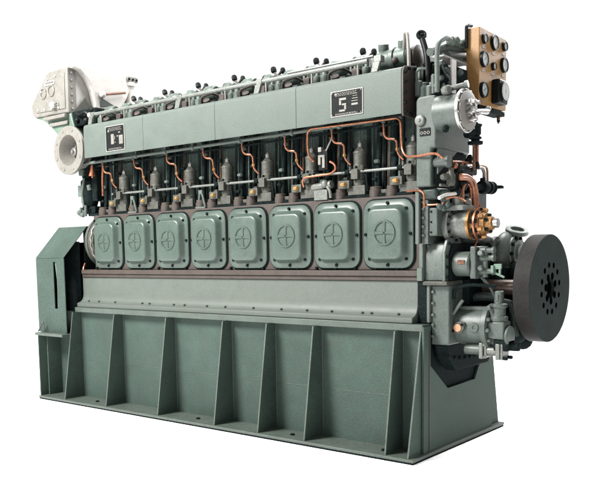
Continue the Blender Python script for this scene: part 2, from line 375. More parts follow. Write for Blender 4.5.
    lk.box(cx + .055, cx + .075, .345, .40, 2.04, 2.056); lk.build('rod_link', 'dark', E, (cx + .05, .35, 2.048))
for i, x in enumerate(X): cylset(i, x)

MB().tube([(-3.54, .35, 2.047), (-1.19, .35, 2.047)], .0105, 12).build('control_rod', 'grey', E)
MB().tube([(-1.10, .35, 2.047), (-.245, .35, 2.047)], .0105, 12).build('control_rod', 'grey', E)
RA = Vector((-3.874, 0.28, 2.357)); RB = Vector((-0.249, 0.28, 2.389))
fr = MB().tube([RA, RB], .014, 12)
for x in (-3.10, -2.70, -2.35, -1.80, -1.25, -.80):
    pt = RA.lerp(RB, (x - RA.x) / (RB.x - RA.x)); fr.lathe([(0, .022), (.028, .022)], pt, (1, 0, 0), 12); fr.box(x + .004, x + .02, .27, .325, pt.z, pt.z + .04)
fr.build('fuel_rail', 'paint', E)
MB().tube([(-3.80, .36, 2.33), (-.3, .36, 2.36)], .010, 10).build('leak_pipe', 'dark', E)
# small A brackets on the shelf
for x in (-3.225, -2.31, -.985):
    m = MB()
    for s_ in (-1, 1): m.tube([(x + s_ * .045, .345, 1.852), (x + s_ * .012, .335, 1.99)], .011, 8)
    m.box(x - .022, x + .022, .325, .35, 1.975, 2.01); m.box(x - .06, x + .06, .32, .36, 1.8505, 1.866)
    m.build('rod_bracket', 'paint', E, (x, .34, 1.85), bevel=.002)

# manifold cover (four sections butted)
seams = [-3.70, -2.842, -1.95, -1.098, -.182]
mc = MB()
pr = [(.162, 2.385), (.160, 2.40), (.160, 2.665), (.164, 2.683), (.175, 2.695), (.192, 2.702), (.335, 2.722), (.335, 2.47)]
for a, b in zip(seams, seams[1:]): mc.prism(pr, 'x', a + .0008, b - .0008)
mcv = mc.build('manifold_cover', 'paint', E, bevel=.003)
pe = [(.166, 2.372), (.162, 2.40), (.162, 2.665), (.178, 2.700), (.195, 2.707), (.34, 2.728), (.34, 2.372)]
ep = MB().prism(pe, 'x', -.1815, -.168).build('manifold_end_plate', 'brown', E, bevel=.002)
bolts(ep, [(-.168, y, z) for y, z in ((.180, 2.40), (.177, 2.46), (.177, 2.53), (.177, 2.60), (.182, 2.665), (.235, 2.695), (.31, 2.705), (.32, 2.64), (.32, 2.57), (.32, 2.50), (.32, 2.43), (.25, 2.39))], (1, 0, 0), .012, .016)
# name plates
def nameplate(x0, x1, z0, z1, marks):
    p = MB().box(x0, x1, .154, .1598, z0, z1).build('name_plate', 'label', E, bevel=.001)
    MB().box(x0 + .006, x1 - .006, .1525, .1538, z0 + .006, z1 - .006).build('plate_face', 'plate', p)
    W = x1 - x0; H = z1 - z0
    for a, b, c_, d_ in marks: MB().box(x0 + (a * .88 + .06) * W, x0 + (c_ * .86 + .06) * W, .1512, .1523, z0 + (b + .02) * H, z0 + (d_ - .015) * H).build('plate_mark', 'silverd', p)
    fine = MB()
    rr = random.Random(3)
    for k in range(5):
        z = z0 + H * (.06 + .035 * k); x = x0 + W * .15
        if k > 1: z = z0 + H * (.80 + .05 * (k - 2))
        while x < x1 - W * .2:
            l = rr.uniform(.006, .02); fine.box(x, x + l, .1514, .1523, z, z + H * .018); x += l + .006
    fine.build('plate_lettering', 'silverd', p)
    bolts(p, [(x, .1525, z) for x in (x0 + .014, x1 - .014) for z in (z0 + .014, z1 - .014)], (0, -1, 0), .004, .003, 'steel', 'rivet')
nameplate(-3.360, -3.090, 2.415, 2.645, [(.27, .25, .45, .68), (.75, .22, 1.0, .60), (.62, .52, .72, .60), (.72, .66, .84, .74), (.08, .74, .16, .86), (.48, .3, .56, .36), (.48, .42, .52, .6)])
nameplate(-.770, -.492, 2.425, 2.605, [(.08, .82, .16, .93), (.24, .60, .50, .72), (.24, .42, .32, .62), (.34, .40, .50, .50), (.42, .22, .50, .42), (.24, .16, .46, .27), (.68, .35, .92, .46), (.68, .50, .92, .56), (.70, .60, .92, .66), (.72, .70, .90, .75), (.74, .79, .90, .84)])

# top rail with posts
m = MB().tube([(-3.66, .22, 2.795), (-.49, .22, 2.793)], .0165, 12); m.tube([(-1.25, .26, 2.83), (-.47, .26, 2.83)], .010, 10)
tr = m.build('top_rail', 'grey', E)
MB().ball((-3.67, .22, 2.795), .026).build('rail_end_cap', 'silver', tr)
for x in (-3.16, -2.73, -2.30, -1.88, -1.44, -.99, -.575, -3.5): MB().cyl((x, .22, 2.70), (x, .22, 2.79), .008, n=10).build('rail_post', 'silverd', tr, (x, .22, 2.70))
for x in (-3.62, -2.41, -1.50, -.40):
    m = MB().box(x - .03, x + .03, .20, .25, 2.77, 2.815); m.prism([(x - .03, 2.77), (x + .03, 2.77), (x + .005, 2.70), (x - .05, 2.70)], 'y', .19, .215)
    m.build('rail_clamp', 'grey', tr, (x, .22, 2.70), bevel=.004)

# cylinder heads
def head(i, cx):
    r = random.Random(11 + i)
    m = MB(); m.box(cx - .19, cx + .19, .42, 1.08, 2.551, 2.72)
    for sx in (-.13, .0, .13): m.cyl((cx + sx, .40, 2.62), (cx + sx, .46, 2.62), .045, n=14)
    h = m.build('cylinder_head', 'head', E, (cx, .75, 2.55), bevel=.01)
    m = MB(); m.lathe([(0, .05), (.02, .062), (.11, .062), (.13, .05)], (cx - .155, .47, 2.85), (1, 0, 0), 16)
    m.build('rocker_cover', 'head', h, (cx, .5, 2.72))
    MB().lathe([(0, .045), (.015, .055), (.08, .055), (.1, .04)], (cx + .06, .50, 2.865), (1, 0, 0), 16).build('rocker_cover', 'head', h, (cx, .5, 2.72))
    m = MB().box(cx - .17, cx + .17, .60, .98, 2.721, 2.935); m.build('valve_cover', 'head', h, bevel=.03, seg=3)
    m = MB()
    for sx, sy, hh in ((-.16, .40, .05), (-.05, .38, .06), (.04, .39, .045), (.17, .42, .06)):
        m = MB().hexn((cx + sx, sy, 2.72), (0, 0, 1), .02, hh)
        m.cyl((cx + sx, sy, 2.62), (cx + sx, sy, 2.72), .012, n=8)
        m.build('head_nut', 'dark', h, (cx + sx, sy, 2.72))
    m = MB().lathe([(0, .02), (.04, .03), (.06, .03), (.065, .015)], (cx - .06, .40, 2.73), (.2, -.6, .6), 12)
    m.tube([(cx - .11, .36, 2.73), (cx - .10, .35, 2.80), (cx - .01, .40, 2.83), (cx + .01, .5, 2.80)], .010, 8)
    m.build('injector_pipe', 'brown', h)
    m = MB().cyl((cx + .13, .52, 2.80), (cx + .135, .50, 2.895), .018, n=10); m.hexn((cx + .135, .5, 2.892), (0, 0, 1), .026, .02)
    m.build('vent_plug', 'head', h, (cx + .13, .52, 2.80))
    m = MB().tube([(cx - .02, .55, 2.84), (cx - .01, .54, 2.925), (cx + .04, .53, 2.925), (cx + .05, .52, 2.85)], .009, 8)
    m.build('vent_pipe', 'olive', h)
    m = MB().tube([(cx - .19, .52, 2.80), (cx - .19, .50, 2.90), (cx - .16, .50, 2.915)], .012, 8)
    m.build('vent_pipe', 'head', h)
    MB().lathe([(0, .03), (.01, .04), (.06, .04), (.065, .028), (.09, .026)], (cx - .17, .40, 2.735), (0, 0, 1), 14).build('valve_spring_cap', 'head', h, (cx - .17, .40, 2.735))
    MB().lathe([(0, .03), (.01, .036), (.07, .036), (.075, .02), (.10, .018)], (cx + .19, .42, 2.735), (.1, 0, 1), 14).build('valve_spring_cap', 'head', h, (cx + .19, .42, 2.735))
    MB().box(cx + .10, cx + .16, .36, .44, 2.735, 2.80).build('nozzle_block', 'brown', h, bevel=.006)
    # indicator cock with two black hand knobs
    kx = cx + .04 ; ky = .68
    c = MB().tube([(kx - .01, ky, 2.84), (kx + .0, ky, 2.925)], .016, 10)
    c.tube([(kx - .05, ky, 2.985), (kx, ky, 2.945), (kx + .055, ky - .02, 2.975)], .011, 8, .01)
    c.build('indicator_cock', 'brown', h)
    for dx, dz, rr_ in ((-.05, 3.000, .024), (.052, 2.980, .021)):
        k = MB().lathe([(-.022, .012), (-.02, rr_), (.0, rr_ * 1.12), (.02, rr_), (.022, .012)], (kx + dx, ky, dz), (.5, -.8, .35), 8)
        k.build('hand_knob', 'black', h, (kx + dx, ky, dz))
for i, x in enumerate(X[:7]): head(i, x)
# last head has the lever gear instead
cx = X[7]
h8 = MB().box(cx - .19, cx + .19, .42, 1.08, 2.551, 2.74).build('cylinder_head', 'head', E, (cx, .75, 2.55), bevel=.01)
m = MB().lathe([(0, .05), (.02, .066), (.25, .066), (.27, .05)], (cx - .16, .42, 2.83), (1, 0, 0), 18)
m.lathe([(0, .06), (.02, .078), (.05, .078), (.055, .05)], (cx - .05, .42, 2.83), (1, 0, 0), 18)
m.lathe([(0, .03), (.03, .04), (.07, .04), (.08, .02)], (cx - .11, .42, 2.87), (.1, -.2, 1), 12)
m.lathe([(0, .03), (.03, .036), (.07, .036), (.08, .02)], (cx + .05, .42, 2.87), (.1, -.2, 1), 12)
m.build('rocker_cover', 'head', h8, (cx, .5, 2.72))
MB().box(cx - .17, cx + .15, .60, .98, 2.741, 2.88).build('valve_cover', 'head', h8, bevel=.03, seg=3)
MB().ball((cx - .14, .39, 2.80), .03).build('vent_plug', 'brown', h8)
MB().ball((cx + .02, .36, 2.80), .026).build('vent_plug', 'brown', h8)
MB().lathe([(0, .07), (.02, .085), (.05, .085), (.055, .065), (.07, .04)], (-0.289, 0.5, 2.831), (1, 0, 0), 18).build('end_flange', 'brown', E, bevel=0)
m = MB().tube([(-0.204, 0.3, 2.66), (-0.22, 0.32, 2.842), (-0.241, 0.34, 2.964), (-0.271, 0.36, 2.973), (-0.292, 0.38, 2.865)], .013, 10, .03)
m.build('loop_pipe', 'silverd', E)

# ---------------- white exhaust casing (turbocharger side), left ----------------
tb = MB()
fy = .30
tx = -4.115
fp = [(-4.755, 3.01), (-4.74, 3.05), (-4.47, 3.305), (-4.42, 3.325), (tx, 3.332), (tx, 2.885), (-4.70, 2.90), (-4.735, 2.93)]
# front half (dull panel side)
tb.prism(fp, 'y', fy, fy + .10)
tb.build('exhaust_casing_front', 'silverd', E, bevel=.012, seg=3)
fr_ = MB().prism([(-4.70, 3.0), (-4.68, 3.05), (-4.42, 3.28), (-4.16, 3.285), (-4.16, 2.93), (-4.66, 2.94)], 'y', fy - .008, fy - .0005).build('access_panel', 'silverd', E, bevel=.004)
for cx_, cz_, w_, h_ in ((-4.52, 3.12, .09, .10), (-4.38, 3.13, .10, .10), (-4.40, 3.21, .16, .03), (-4.33, 2.98, .13, .05)):
    m = MB(); rr_ = rrect(w_, h_, min(w_, h_) * .45); n_ = len(rr_)
    m.tube([(cx_ + a, fy - .012, cz_ + b) for a, b in rr_] + [(cx_ + rr_[0][0], fy - .010, cz_ + rr_[0][1])], .007, 8, .01)
    m.build('cast_boss', 'silverd' if h_ > .04 else 'silver', fr_)
MB().box(-4.375, -4.285, fy - .0105, fy - .0082, 2.97, 2.99).build('mint_patch', 'mint', fr_)
MB().lathe([(0, .03), (.03, .034), (.05, .02)], (-4.33, fy - .012, 2.98), (0, -1, 0), 14).build('cast_boss', 'silver', fr_)
bolts(fr_, [(x, fy - .008, z) for x, z in ((-4.62, 2.965), (-4.50, 2.96), (-4.38, 2.955), (-4.26, 2.95), (-4.55, 3.14), (-4.44, 3.25), (-4.3, 3.27))], (0, -1, 0), .012, .012, 'silver')
# rear part with the bright arch on the +X side
rear = MB().prism([(-4.70, 2.95), (-4.45, 3.30), (tx - .02, 3.325), (tx - .02, 2.93)], 'y', fy + .1005, 1.05)
rear.build('exhaust_casing', 'silver', E, bevel=.012, seg=3)
side = MB()   # curved bright hood: outline in (y,z) raised from the +X side
arc = [(.34, 3.325), (.42, 3.31), (.50, 3.24), (.555, 3.14), (.585, 3.02), (.592, 2.93)]
side.prism(arc + [(.78, 2.90), (.90, 2.96), (1.0, 3.12), (1.09, 3.30), (1.09, 3.345), (.32, 3.345)], 'x', tx - .0195, tx + .06)
side.build('arched_hood', 'silver', E, bevel=.018, seg=3)
m = MB(); m.box(tx - .04, tx + .075, 1.00, 1.14, 3.29, 3.345); m.build('hood_flange', 'silverd', E, bevel=.006)
bolts(E, [(tx + .076, y, 3.315) for y in (1.02, 1.07, 1.12)], (1, 0, 0), .012, .012, 'dark', 'hood_bolt')
m = MB().cyl((tx + .01, 1.06, 2.80), (tx + .01, 1.06, 3.29), .055, n=20); m.lathe([(0, .075), (.04, .075)], (tx + .01, 1.06, 3.25), (0, 0, 1), 20); m.lathe([(0, .07), (.03, .07)], (tx + .01, 1.06, 2.93), (0, 0, 1), 20)
m.build('hood_column', 'silver', E)
MB().tube([(tx + .10, .66, 3.10), (tx + .09, .95, 3.16)], .012, 8).build('stay_rod', 'copperd', E)
MB().ball((tx + .085, .66, 3.10), .035).build('stay_boss', 'silver', E)
MB().prism([(-4.05, 0.647, 3.077)[1:], (-4.05, 0.823, 3.011)[1:], (-4.05, 0.643, 2.976)[1:]], 'x', tx + .0605, tx + .07).build('gusset_plate', 'block', E, bevel=.004)
MB().prism([(.36, 2.90), (.50, 3.06), (.585, 2.90)], 'x', tx - .0005, tx + .012).build('gusset_plate', 'olive', E, bevel=.004)
bolts(E, [(tx, fy + .05, z) for z in (2.93, 3.0, 3.07, 3.14, 3.21, 3.28)], (1, 0, 0), .013, .014, 'silverd', 'casing_bolt')
# lower casing: dark bracket, mint curved duct, intake ring
MB().box(-4.14, -3.74, .34, .75, 2.74, 2.90).build('casing_support', 'dark', E, bevel=.02)
m = MB()
for (a, b, c_, d_) in ((-3.95, .36, 2.86, .03), (-3.87, .33, 2.78, .035), (-3.80, .35, 2.88, .028), (-4.02, .33, 2.80, .025)): m.ball((a, b, c_), d_)
m.tube([(-4.05, .33, 2.88), (-3.95, .30, 2.84), (-3.85, .30, 2.86), (-3.78, .32, 2.80)], .014, 8)
m.build('clamp_bolts', 'black', E)
rings = []
for t_ in range(9):
    q = t_ / 8; zc = 2.90 - .34 * q; x0 = -4.72 + .50 * (q ** .6) ; x1 = -4.12 + .12 * q
    rings.append([(x0, .32, zc), (x1, .32, zc), (x1, .78, zc), (x0, .78, zc)])
MB().loft(rings).build('intake_duct', 'mint', E, bevel=.01)
m = MB()
for z_, d_ in ((2.865, 0), (2.80, .03)): m.box(-4.50 + d_ * 2, -4.14, .265 + d_, .32, z_ - .022, z_ + .012)
m.build('duct_strap', 'silverd', E, bevel=.004)
rx, rz = (-3.999, 0.19, 2.496)[0], 2.492
ring = MB().lathe([(0, .150), (-.0, .232), (.004, .236), (.030, .236), (.034, .232), (.034, .19), (.16, .17), (.16, .10), (.10, .118), (.05, .135), (.01, .146), (0, .150)], (rx, .19, rz), (0, 1, 0), 48, cap=False).build('intake_ring', 'silverd', E)
MB().lathe([(0, .172), (.30, .19)], (rx, .351, rz), (0, 1, 0), 32).build('ring_housing', 'dark', ring)
MB().lathe([(.0, .11), (.003, .0)], (rx, .33, rz), (0, -1, 0), 32, cap=False).build('ring_back', 'silverd', ring)
m = MB().lathe([(0, .07), (.04, .066), (.045, .045), (.08, .042), (.085, .02), (.10, .018)], (rx + .01, .325, rz - .01), (0, -1, 0), 20)
m.build('ring_hub', 'steel', ring)
bolts(ring, [(rx + .005 + .05 * cos(a), .282, rz - .01 + .05 * sin(a)) for a in (0.3, 1.35, 2.4, 3.4, 4.5, 5.5)], (0, -1, 0), .012, .016, 'steel')
bolts(ring, [(rx + .198 * cos(a), .19, rz + .198 * sin(a)) for a in [radians(22.5 + 45 * k) for k in range(8)]], (0, -1, 0), .012, .006, 'silverd')

# left end stack: filters and governor drive
le = MB()
le.lathe([(0, .07), (.05, .085), (.25, .085), (.28, .06)], (-3.99, .42, 1.95), (0, 0, 1), 18)
le.lathe([(0, .05), (.1, .06), (.14, .03)], (-3.99, .40, 2.23), (0, 0, 1), 16)
le.box(-4.07, -3.86, .38, .56, 1.88, 1.95); le.box(-3.90, -3.82, .38, .5, 2.0, 2.30)
le.box(-4.04, -3.80, .58, 1.0, 1.856, 2.42); le.box(-4.0, -3.86, .40, .58, 1.856, 1.88)
le.build('end_filter', 'dark', E, bevel=.006)
m = MB().lathe([(0, .03), (.06, .035), (.075, .02)], (-3.996, 0.34, 2.253), (0, 0, 1), 12); m.lathe([(0, .025), (.05, .02)], (-3.822, 0.3, 2.102), (0, -.3, 1), 12)
m.box(-4.06, -3.98, .33, .36, 2.05, 2.16); m.tube([(-3.964, 0.34, 2.231), (-3.995, 0.33, 2.064), (-3.97, 0.33, 1.944)], .014, 8)
m.build('filter_fittings', 'head', E, bevel=.003)
m = MB()
for k, (px_, py_) in enumerate(()): pass
for a in ((-4.03, 1.90), (-3.95, 1.92), (-3.985, 1.87)): m.tube([(a[0], .33, 1.852), (a[0] + .01, .33, a[1] + .04)], .014, 8)
m.ball((-4.045, .33, 1.89), .028); m.ball((-3.98, .32, 1.865), .024)
m.build('valve_fittings', 'paint', E)
MB().lathe([(0, .032), (.10, .008)], (-3.808, 0.32, 2.238), (0, 0, 1), 12).build('red_nozzle', 'red', E)
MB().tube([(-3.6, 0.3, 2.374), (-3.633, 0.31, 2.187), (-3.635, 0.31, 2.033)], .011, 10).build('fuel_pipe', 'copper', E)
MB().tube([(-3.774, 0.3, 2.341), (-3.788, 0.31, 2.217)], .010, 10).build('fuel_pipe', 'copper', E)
MB().box(-4.50, -4.03, .605, 1.25, .95, 1.60).build('dark_gap_block', 'dark', E, bevel=.01)  # added dark block, closes the pale gap between guard and sump
# round side housing with scalloped edge
rc = MB().lathe([(0, .270), (.05, .272), (.052, .262), (.10, .262), (.102, .268), (.15, .262), (.19, .235), (.205, .17), (.21, .05)], (-3.7955, .562, 1.592), (-1, 0, 0), 44).build('round_end_cover', 'olive', E)
MB().lathe([(0, .270), (.012, .272), (.02, .266)], (-3.90, .562, 1.592), (-1, 0, 0), 44).build('cover_band', 'gear', rc)
sq = []
for k in range(15):
    an = radians(180 + 58 - k * 8.3); sq.append((-3.825 + .010 * ((k % 2) * 2 - 1), .562 + .276 * cos(an), 1.592 - .276 * sin(an)))
MB().tube(sq, .009, 8, .012).build('lagging_seam', 'silverd', rc)
MB().tube([(-3.99, .33, 1.38), (-3.97, .29, 1.33), (-3.96, .29, 1.28)], .009, 8).build('drain_pipe', 'copper', E)

# ---------------- extra copper pipes across the front ----------------
MB().tube([(-1.041, 0.3, 2.144), (-1.077, 0.285, 2.183), (-1.08, 0.27, 2.265), (-1.061, 0.25, 2.365), (-1.023, 0.245, 2.383), (-0.264, 0.245, 2.376), (-0.24, 0.245, 2.353), (-0.232, 0.25, 2.155), (-0.182, 0.22, 2.1), (-0.049, 0.18, 2.092), (0.048, 0.17, 2.099), (0.092, 0.17, 2.092), (0.13, 0.17, 2.059)], .0085, 10, .04).build('air_pipe', 'copper', E)
MB().tube([(-0.882, 0.29, 2.133), (-0.84, 0.29, 2.111), (-0.827, 0.29, 2.074), (-0.874, 0.29, 2.04), (-1.122, 0.29, 2.032), (-1.152, 0.29, 2.007), (-1.149, 0.31, 1.962)], .0085, 10, .03).build('air_pipe', 'copper', E)
MB().tube([(-0.204, 0.27, 1.869), (-0.051, 0.17, 1.865), (-0.01, 0.165, 1.842), (-0.006, 0.165, 1.742)], .0075, 10, .02).build('drain_pipe', 'copper', E)
MB().tube([(-0.014, 0.18, 1.763), (0.043, 0.18, 1.76), (0.09, 0.19, 1.764)], .006, 8, .02).build('drain_pipe', 'copper', E)
# pressure switch between pumps
a = (-0.957, 0.29, 2.151)
ps = MB().box(a[0] - .035, a[0] + .05, .29, .34, a[2] - .075, a[2] + .075).build('pressure_switch', 'black', E, bevel=.004)
m = MB().box(a[0] - .03, a[0] - .008, .28, .2895, a[2] - .035, a[2] + .02); m.box(a[0] + .008, a[0] + .03, .28, .2895, a[2] - .06, a[2] + .02); m.box(a[0] - .03, a[0] + .03, .28, .2895, a[2] + .021, a[2] + .035)
m.build('switch_bracket', 'silverd', ps)
MB().box(a[0] - .03, a[0] + .002, .278, .31, a[2] + .06, a[2] + .095).build('switch_cap', 'silverd', ps, bevel=.003)
MB().tube([(-0.911, 0.28, 2.213), (-0.861, 0.29, 2.305)], .006, 8).build('thin_pipe', 'silverd', ps)
m = MB().lathe([(0, .018), (.02, .026), (.11, .026), (.12, .018), (.16, .018), (.165, .03), (.19, .03)], (-1.071, 0.31, 1.95), (1, 0, .08), 14)
m.ball((-0.931, 0.29, 1.97), .03); m.box(*[v for v in (-1.045, -.92)], .30, .34, 1.852, 1.93); m.tube([(-0.931, 0.29, 1.97), (-0.885, 0.29, 1.922), (-0.884, 0.3, 1.863)], .012, 8)
m.build('shut_off_valve', 'grey', E, bevel=.002)

# ---------------- right end: gear housing column ----------------
m = MB()
m.prism([(-.092, 1.885), (-.092, 2.455), (-.085, 2.475), (-.065, 2.487), (.045, 2.487), (.06, 2.47), (.06, 2.14), (.022, 2.14), (.022, 1.885)], 'y', .20, .70)
gh = m.build('gear_housing', 'gear', E, bevel=.012, seg=3)
m = MB().box(.0225, .045, .235, .68, 1.90, 2.135); m.build('housing_recess', 'dark', gh, bevel=.004)
MB().prism([(.24, 2.14), (.52, 2.14), (.24, 1.97)], 'x', .0455, .055).build('recess_gusset', 'gear', gh)
MB().lathe([(0, .036), (.012, .038), (.02, .03), (.022, .012), (.03, .010)], (-0.057, 0.2, 2.33), (0, -1, 0), 24).build('round_plug', 'grey', gh)
q = (-0.018, 0.2, 2.25)
np_ = MB().box(q[0] - .043, q[0] + .038, .195, .1995, q[2] - .026, q[2] + .026).build('number_plate', 'plate', gh, bevel=.002)
m = MB()
for k in range(3):
    m.lathe([(0, .0065), (.002, .0065), (.002, .0105), (0, .0105), (0, .0065)], (q[0] - .027 + .026 * k, .1948, q[2] - .006), (0, -1, 0), 14, cap=False)
m.build('number_marks', 'silverd', np_)
# horizontal filter cylinder with bright end flange
fc = Vector((0, .26, 2.365))
fcx = MB().lathe([(0, .118), (.17, .118), (.175, .128)], (.058, fc.y, fc.z), (1, 0, 0), 40).build('air_start_filter', 'gear', E)
fl_ = MB().lathe([(0, .128), (.004, .143), (.022, .143), (.026, .139)], (.2335, fc.y, fc.z), (1, 0, 0), 40).build('filter_flange', 'steel', fcx)
MB().lathe([(0, .128), (.01, .128), (.014, .11), (.0142, .05), (.03, .046), (.032, 0.02)], (.2598, fc.y, fc.z), (1, 0, 0), 36).build('filter_lid', 'silverd', fcx)
for dy, dz in ((-.035, .045), (.035, .05), (-.03, -.015), (.04, -.02), (.0, -.06)):
    c_ = (.274, fc.y + dy, fc.z + dz)
    MB().lathe([(0, .022), (.03, .022), (.036, .014), (.055, .012)], c_, (1, 0, 0), 12).build('lid_stud', 'steel', fcx, c_)
bolts(fcx, [(.2597, fc.y + .134 * cos(a), fc.z + .134 * sin(a)) for a in [radians(30 * k + 10) for k in range(12)]], (1, 0, 0), .008, .008, 'steel')
MB().hexn((.03, .25, 2.235), (0, -.2, -1), .02, .03).build('drain_plug', 'olive', fcx)
MB().hexn((.14, .19, 2.262), (0, -.4, -1), .022, .03).build('drain_plug', 'dark', fcx)
# T handle and gear in front of the housing top
m = MB().tube([(-0.057, 0.33, 2.59), (0.024, 0.28, 2.558), (0.134, 0.2, 2.498)], .013, 10); m.lathe([(0, .025), (.012, .032), (.05, .032), (.06, .022)], (0.109, 0.22, 2.504), (1, -.5, .0), 14)
m.lathe([(0, .017), (.10, .017), (.11, .025), (.13, .025)], (0.135, 0.24, 2.517), (1, .2, .15), 12)
m.tube([(0.076, 0.24, 2.531), (0.087, 0.26, 2.559)], .012, 8)
m.build('drain_cock', 'grey', E)

# top-right stack behind the housing
m = MB(); m.box(-.14, .0, .36, .62, 2.49, 2.60); m.box(-.17, -.03, .40, .8, 2.60, 2.74)
m.lathe([(0, .05), (.08, .05), (.085, .035), (.11, .035)], (-.09, .32, 2.49), (0, 0, 1), 16)
m.lathe([(0, .07), (.10, .07), (.12, .05)], (.0, .42, 2.49), (0, 0, 1), 20)
m.box(-.04, .10, .34, .7, 2.488, 2.52)
m.build('top_gear_cover', 'block', E, bevel=.012)
m = MB()
for p_, r_, l_ in (((-0.125, 0.3, 2.515), 0.03, 0.09), ((-0.086, 0.3, 2.489), 0.026, 0.07), ((-0.04, 0.3, 2.463), 0.03, 0.1), ((-0.009, 0.3, 2.513), 0.022, 0.12)):
    m.lathe([(0, r_), (l_, r_), (l_ + .01, r_ * .7)], p_, (0, 0, 1), 14)
m.tube([(-0.13, 0.28, 2.512), (-0.134, 0.28, 2.673), (-0.114, 0.28, 2.69), (-0.071, 0.3, 2.69)], .009, 8, .02)
m.build('oil_fittings', 'gear', E)
m = MB().tube([(-0.081, 0.36, 2.544), (-0.093, 0.36, 2.748), (-0.111, 0.37, 2.833), (-0.144, 0.38, 2.914)], .022, 12, .05)
m.box(*( -.13, -.05), .35, .42, 2.50, 2.62)
lv = m.build('control_lever', 'black', E)
kc = Vector((-0.152, 0.38, 2.942))
MB().lathe([(-.010, .010), (-.012, .024), (-.012, .034), (0, .038), (.012, .034), (.012, .024), (.004, .018), (.004, .010), (.014, .009), (.014, .001)], kc, (.45, -.55, .35), 18).build('lever_knob', 'black', lv, kc)
# tall pale pipe and cross pipe toward the gauge panel
m = MB().tube([(0.12, 0.104, 2.479), (0.12, 0.102, 2.787), (0.12, 0.224, 2.846), (0.12, 0.294, 2.844)], .016, 14, .07)
m.build('tall_vent_pipe', 'paint', E)
m = MB().tube([(-0.02, 0.263, 2.784), (-0.02, 0.489, 2.86), (-0.02, 0.857, 2.895)], .028, 12); m.tube([(-0.03, 0.479, 2.792), (-0.03, 0.878, 2.85)], .050, 20)
m.build('exhaust_pipe', 'gear', E)
m = MB().tube([(0, 0.509, 2.907), (0, 0.629, 2.89), (0, 0.816, 2.926)], .022, 12); m.ball((0.03, 0.466, 2.887), .034); m.ball((0, 0.598, 2.922), .03)
m.lathe([(0, .03), (.03, .038), (.06, .03)], (0, 0.659, 2.91), (.2, 1, .1), 12)
m.build('pipe_valve', 'head', E)
MB().box(.0, .088, .26, .60, 2.738, 2.752).build('pink_shield', 'silverd', E, bevel=.004)
MB().box(.085, .10, .345, .415, 2.49, 2.737).build('pale_strut', 'silver', E, bevel=.004)
m = MB().box(.055, .083, .18, .34, 2.52, 2.70); m.box(.05, .083, .42, .62, 2.50, 2.71); m.box(-.16, -.07, .40, .95, 2.5, 2.76)
m.build('pipe_cluster', 'dark', E, bevel=.012)
m = MB()
for a_, b_, r_ in ((.21, 2.68, .022), (.27, 2.64, .026), (.20, 2.58, .02), (.30, 2.56, .018), (.47, 2.66, .028), (.53, 2.58, .026), (.48, 2.53, .02)): m.hexn((.084, a_, b_), (1, -.4, .25), r_ * .85, .035)
m.tube([(.09, .20, 2.70), (.10, .25, 2.62), (.10, .31, 2.60), (.10, .32, 2.53)], .009, 8)
m.build('cluster_fittings', 'block', E)
m = MB().ball((0, 0.409, 2.628), .014); m.ball((0, 0.466, 2.711), .014); m.ball((0, 0.708, 2.725), .014)
m.build('cluster_nuts', 'paint', E)

# ---------------- gauge panel ----------------
PX = .15; y0, y1, z0, z1 = .655, 1.112, 2.487, 3.003
gp = MB().prism([(y0, z0 - .012), (y0, z1), (y1, z1), (y1, z0 + .008), (y1 - .012, z0 - .004)], 'x', .05, PX).build('gauge_panel', 'orange', E, bevel=.005)
MB().box(.054, .146, y0 + .01, y1 - .01, z0 - .045, z0 - .012).build('panel_underside', 'dark', gp, bevel=.004)  # dark layer along the bottom of the panel
def gauge(px, py, r, face='dialg', depth=.02):
    c0 = Vector(Q2(px, py))
    g = MB().lathe([(0, r), (depth, r), (depth + .003, r * .95), (depth + .003, r * .84), (depth - .002, r * .82)], c0, (1, 0, 0), 28, cap=False).build('gauge', 'black', gp, c0)
    MB().lathe([(0, r * .83), (.002, r * .83)], c0 + Vector((depth - .005, 0, 0)), (1, 0, 0), 28).build('dial', face, g, c0)
    m = MB(); an = random.uniform(.5, 2.6); xx = c0.x + depth - .0028
    dr = Vector((0, cos(an), sin(an))); pr_ = Vector((0, -sin(an), cos(an))); b = Vector((xx, c0.y, c0.z))
    m.add([b + pr_ * r * .08 - dr * r * .2, b - pr_ * r * .08 - dr * r * .2, b + dr * r * .7], [(0, 1, 2)])
    for k in range(11):
        a = radians(-40 + 26 * k); d1 = Vector((0, cos(a), sin(a))); n1 = Vector((0, -sin(a), cos(a))) * r * .025
        m.add([b + d1 * r * .62 + n1, b + d1 * r * .62 - n1, b + d1 * r * .76 - n1, b + d1 * r * .76 + n1], [(0, 1, 2, 3)])
    m.build('dial_marks', 'ink', g, c0)
    return g
def Q2(px, py):
    return GP[(px, py)]
GP = {(483.5,39): (0.151, 0.72, 2.93), (493.5,43): (0.151, 0.884, 2.934), (503.6,46.8): (0.151, 1.057, 2.941), (483,59.5): (0.151, 0.714, 2.789), (492.5,66.5): (0.151, 0.871, 2.767),
      (503,65.5): (0.151, 1.05, 2.806), (482.5,90): (0.151, 0.71, 2.578), (503.2,95.5): (0.151, 1.059, 2.591), (495.5,93): (0.151, 0.925, 2.589)}
gauge(483.5,39,.034); gauge(493.5,43,.054); gauge(503.6,46.8,.034); gauge(483,59.5,.055); gauge(492.5,66.5,.028, 'dial'); gauge(503,65.5,.054); gauge(482.5,90,.055); gauge(503.2,95.5,.048)
bc = Vector(GP[(495.5,93)])
bx = MB().box(.1505, .215, bc.y - .075, bc.y + .075, bc.z - .085, bc.z + .085).build('tachometer', 'black', gp, bevel=.012, seg=3)
MB().lathe([(0, .072), (.012, .072), (.015, .066)], (.2155, bc.y, bc.z), (1, 0, 0), 32).build('tachometer_rim', 'black', bx)
